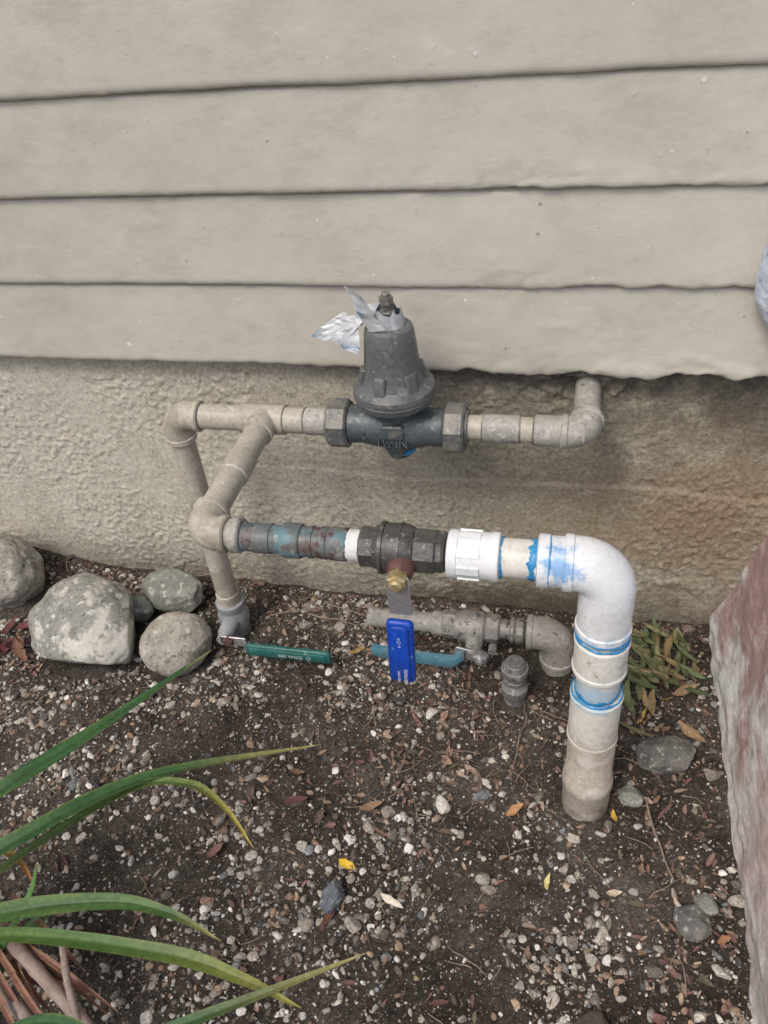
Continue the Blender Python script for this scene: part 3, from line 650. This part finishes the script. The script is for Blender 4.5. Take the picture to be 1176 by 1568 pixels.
T=np.array(prof);YY=np.repeat(Yw[:,None],len(T),1);XX=np.broadcast_to(T[:,0],YY.shape).copy();ZZ=np.broadcast_to(T[:,1],YY.shape).copy()
XX-=(fbm(YY*.6,ZZ,0*XX,.14,4,120)*.009+fbm(YY,ZZ,0*XX,.04,3,121)*.0022)-.008*sstep(.045,.04,ZZ+.02*fbm(YY,0*YY,0*YY,.1,3,122))
gridmesh('battered_face',np.stack([XX,YY,ZZ],2).reshape(-1,3),len(Yw),len(T),M_RW,rw)
M_BR=surf('blue_painted_rock',(.42,.48,.58),(.58,.64,.72),8,.6,.8,60,specks=((10,.54,(.76,.79,.84),.7),(50,.64,(.2,.2,.2),.5)),dist=.005)
o=rock('capstone',(1.012,-.055,.925),(.110,.08,.150),0,31,M_BR,3,.1);o.parent=rw
o=rock('pillar_stone',(1.22,-.12,.72),(.16,.14,.30),0,32,M_RW,3,.1);o.parent=rw
o=rock('pillar_stone',(1.3,-.3,.62),(.2,.2,.2),0,33,M_RW,3,.1);o.parent=rw

# ================= STRAP-LEAF PLANT =================
def cat(pts,n=40):
    P=[np.array(p,float) for p in pts];P=[2*P[0]-P[1]]+P+[2*P[-1]-P[-2]];out=[]
    m=len(P)-3
    for i in range(n):
        t=i/(n-1)*m;k=min(int(t),m-1);u=t-k;a,b,c,d=P[k:k+4]
        out.append(.5*((2*b)+(-a+c)*u+(2*a-5*b+4*c-d)*u*u+(-a+3*b-3*c+d)*u**3))
    return np.array(out)
allV=[];allF=[];allC=[];off=0
def strap(pts,w,c0,c1,tipc=(.30,.26,.10),n=70,taper=.35,roll=0.,tipstart=.93):
    global off
    P=cat(pts,n);v=[];c=[]
    for i in range(n):
        t=i/(n-1);tan=P[min(i+1,n-1)]-P[max(i-1,0)];tan/=np.linalg.norm(tan)
        side=np.cross(tan,[0,0,1]);side/=max(1e-6,np.linalg.norm(side));up=np.cross(side,tan)
        rr=roll+.25*math.sin(t*4+w*300)
        side=side*math.cos(rr)+up*math.sin(rr);up=np.cross(side,tan)
        ww=w*.5*min(1,(1-t)/taper)**.75*(.8+.2*min(1,t*4))+.0004
        for q,s_ in enumerate((-1,-.66,-.33,-.04,.04,.33,.66,1)):
            v.append(P[i]+side*s_*ww+up*abs(s_)*ww*.45)
            k=float(vn(np.array(t*14.),np.array(q*1.9),np.array(w*900),9))*.5+.5
            cc=np.array(c0)*(1-k)+np.array(c1)*k
            if q in(3,4): cc=cc*.75
            if q in(0,7) and k>.45: cc=cc*.5+np.array((.14,.16,.04))*.5
            if t>tipstart:
                u=(t-tipstart)/(1-tipstart);cc=cc*(1-u)+np.array(tipc)*u
            c.append(cc)
    f=[]
    for i in range(n-1):
        for q in range(7): a=i*8+q;f.append((a,a+8,a+9,a+1))
    allV.append(np.array(v));allF.append(np.array(f)+off);allC.append(np.array(c));off+=len(v)
G0=(.022,.065,.022);G1=(.055,.130,.040)
strap([(-.62,-1.10,.10),(-.47,-.97,.26),(-.332,-.852,.305),(-.212,-.688,.30),(-.074,-.483,.30)],.030,G0,G1)
strap([(-.60,-1.14,.10),(-.42,-1.05,.26),(-.265,-.956,.31),(-.081,-.793,.31),(.204,-.661,.29)],.036,G0,G1,tipstart=.8)
strap([(-.5,-1.14,.10),(-.30,-.97,.24),(-.108,-.816,.30),(.0,-.79,.315),(.075,-.812,.30),(.145,-.865,.28)],.016,(.06,.12,.03),(.13,.18,.05),tipstart=.6,tipc=(.36,.28,.06))
strap([(-.55,-1.18,.08),(-.36,-1.10,.24),(-.209,-1.044,.30),(-.04,-1.0,.31),(.06,-.997,.30),(.14,-1.01,.27)],.030,(.03,.08,.02),(.08,.15,.04),tipstart=.8,taper=.55)
strap([(-.52,-1.17,.08),(-.34,-1.12,.24),(-.189,-1.075,.30),(.075,-1.057,.31),(.20,-1.065,.30),(.292,-1.080,.28)],.024,(.04,.10,.02),(.10,.17,.035),tipstart=.55,tipc=(.24,.22,.05))
strap([(-.50,-1.24,.06),(-.25,-1.26,.20),(.0,-1.20,.27),(.194,-1.105,.30),(.368,-1.0,.30)],.020,G0,G1,tipstart=.7)
strap([(-.30,-1.28,.06),(-.20,-1.23,.22),(-.08,-1.17,.28),(.02,-1.175,.30),(.10,-1.20,.28)],.022,G0,G1)
strap([(-.50,-1.15,.06),(-.42,-1.02,.22),(-.34,-.94,.26),(-.28,-.93,.24),(-.24,-.955,.20)],.014,(.2,.2,.05),(.35,.3,.06),tipc=(.4,.15,.05),tipstart=.5)
strap([(-.40,-1.15,.03),(-.30,-1.08,.12),(-.24,-.98,.20),(-.235,-.93,.24)],.013,(.07,.17,.04),(.12,.26,.06))
strap([(-.42,-1.20,.03),(-.30,-1.10,.10),(-.25,-1.00,.13),(-.22,-.96,.14)],.026,(.07,.17,.05),(.14,.24,.09))
for i in range(14):
    a=rng.uniform(-.75,-.1);l=rng.uniform(.16,.30);x0=-.33+rng.normal()*.02;y0=-1.0+rng.normal()*.03
    strap([(x0,y0,.12),(x0+.5*l*math.cos(a),y0+.5*l*math.sin(a),.13+rng.random()*.03),(x0+l*math.cos(a),y0+l*math.sin(a),.05+rng.random()*.05)],.010,(.16,.06,.045),(.32,.18,.12),tipc=(.35,.2,.12))
plant=empty('strap_leaf_plant')
npmesh('leaves',np.vstack(allV),np.vstack(allF),attrmat('strap_leaf',.45,.25,90,.35,spec=.28),plant,True,np.vstack(allC))
mb=MB()
for pts,r in (([(.06,-1.25,-.02),(-.05,-1.14,.08),(-.18,-1.07,.13),(-.33,-1.00,.16)],.011),([(.02,-1.27,-.02),(-.12,-1.17,.07),(-.24,-1.10,.12),(-.40,-1.05,.15)],.012),([(-.02,-1.22,.0),(-.12,-1.09,.13),(-.17,-1.02,.15)],.006)):
    P=cat(pts,40);mb.tube([tuple(q) for q in P],[r*(1+.14*(i%4==0)) for i in range(40)],10)
mb.done('stems',[surf('pale_stem',(.22,.16,.13),(.40,.32,.27),40,.8,.6,120)],plant)

# ================= LIGHT / CAMERA =================
w=bpy.data.worlds.new('World');scene.world=w;w.use_nodes=True;nt=w.node_tree
sky=nt.nodes.new('ShaderNodeTexSky');sky.sky_type='NISHITA';sky.sun_disc=False
EL,AZ=math.radians(55),math.radians(205)
sky.sun_elevation=EL;sky.sun_rotation=AZ;sky.air_density=1.0;sky.dust_density=4;sky.ozone_density=.8
nt.links.new(sky.outputs[0],nt.nodes['Background'].inputs[0]);nt.nodes['Background'].inputs[1].default_value=.15
d=Vector((math.sin(AZ)*math.cos(EL),math.cos(AZ)*math.cos(EL),math.sin(EL)))
l=bpy.data.lights.new('sun','SUN');l.energy=1.5;l.angle=math.radians(16);l.color=(1,.965,.91)
lo=bpy.data.objects.new('sun',l);lo.rotation_euler=d.to_track_quat('Z','Y').to_euler();lo.location=d*5;bpy.context.collection.objects.link(lo)
cam=bpy.data.cameras.new('camera');cam.sensor_fit='VERTICAL';cam.sensor_height=24;cam.lens=24*1262.85/1568;cam.clip_start=.02;cam.clip_end=500
co=bpy.data.objects.new('camera',cam);co.location=(.6115,-1.4753,1.5402);co.rotation_euler=[math.radians(v) for v in(50.6258,5.0997,12.2105)]
bpy.context.collection.objects.link(co);scene.camera=co
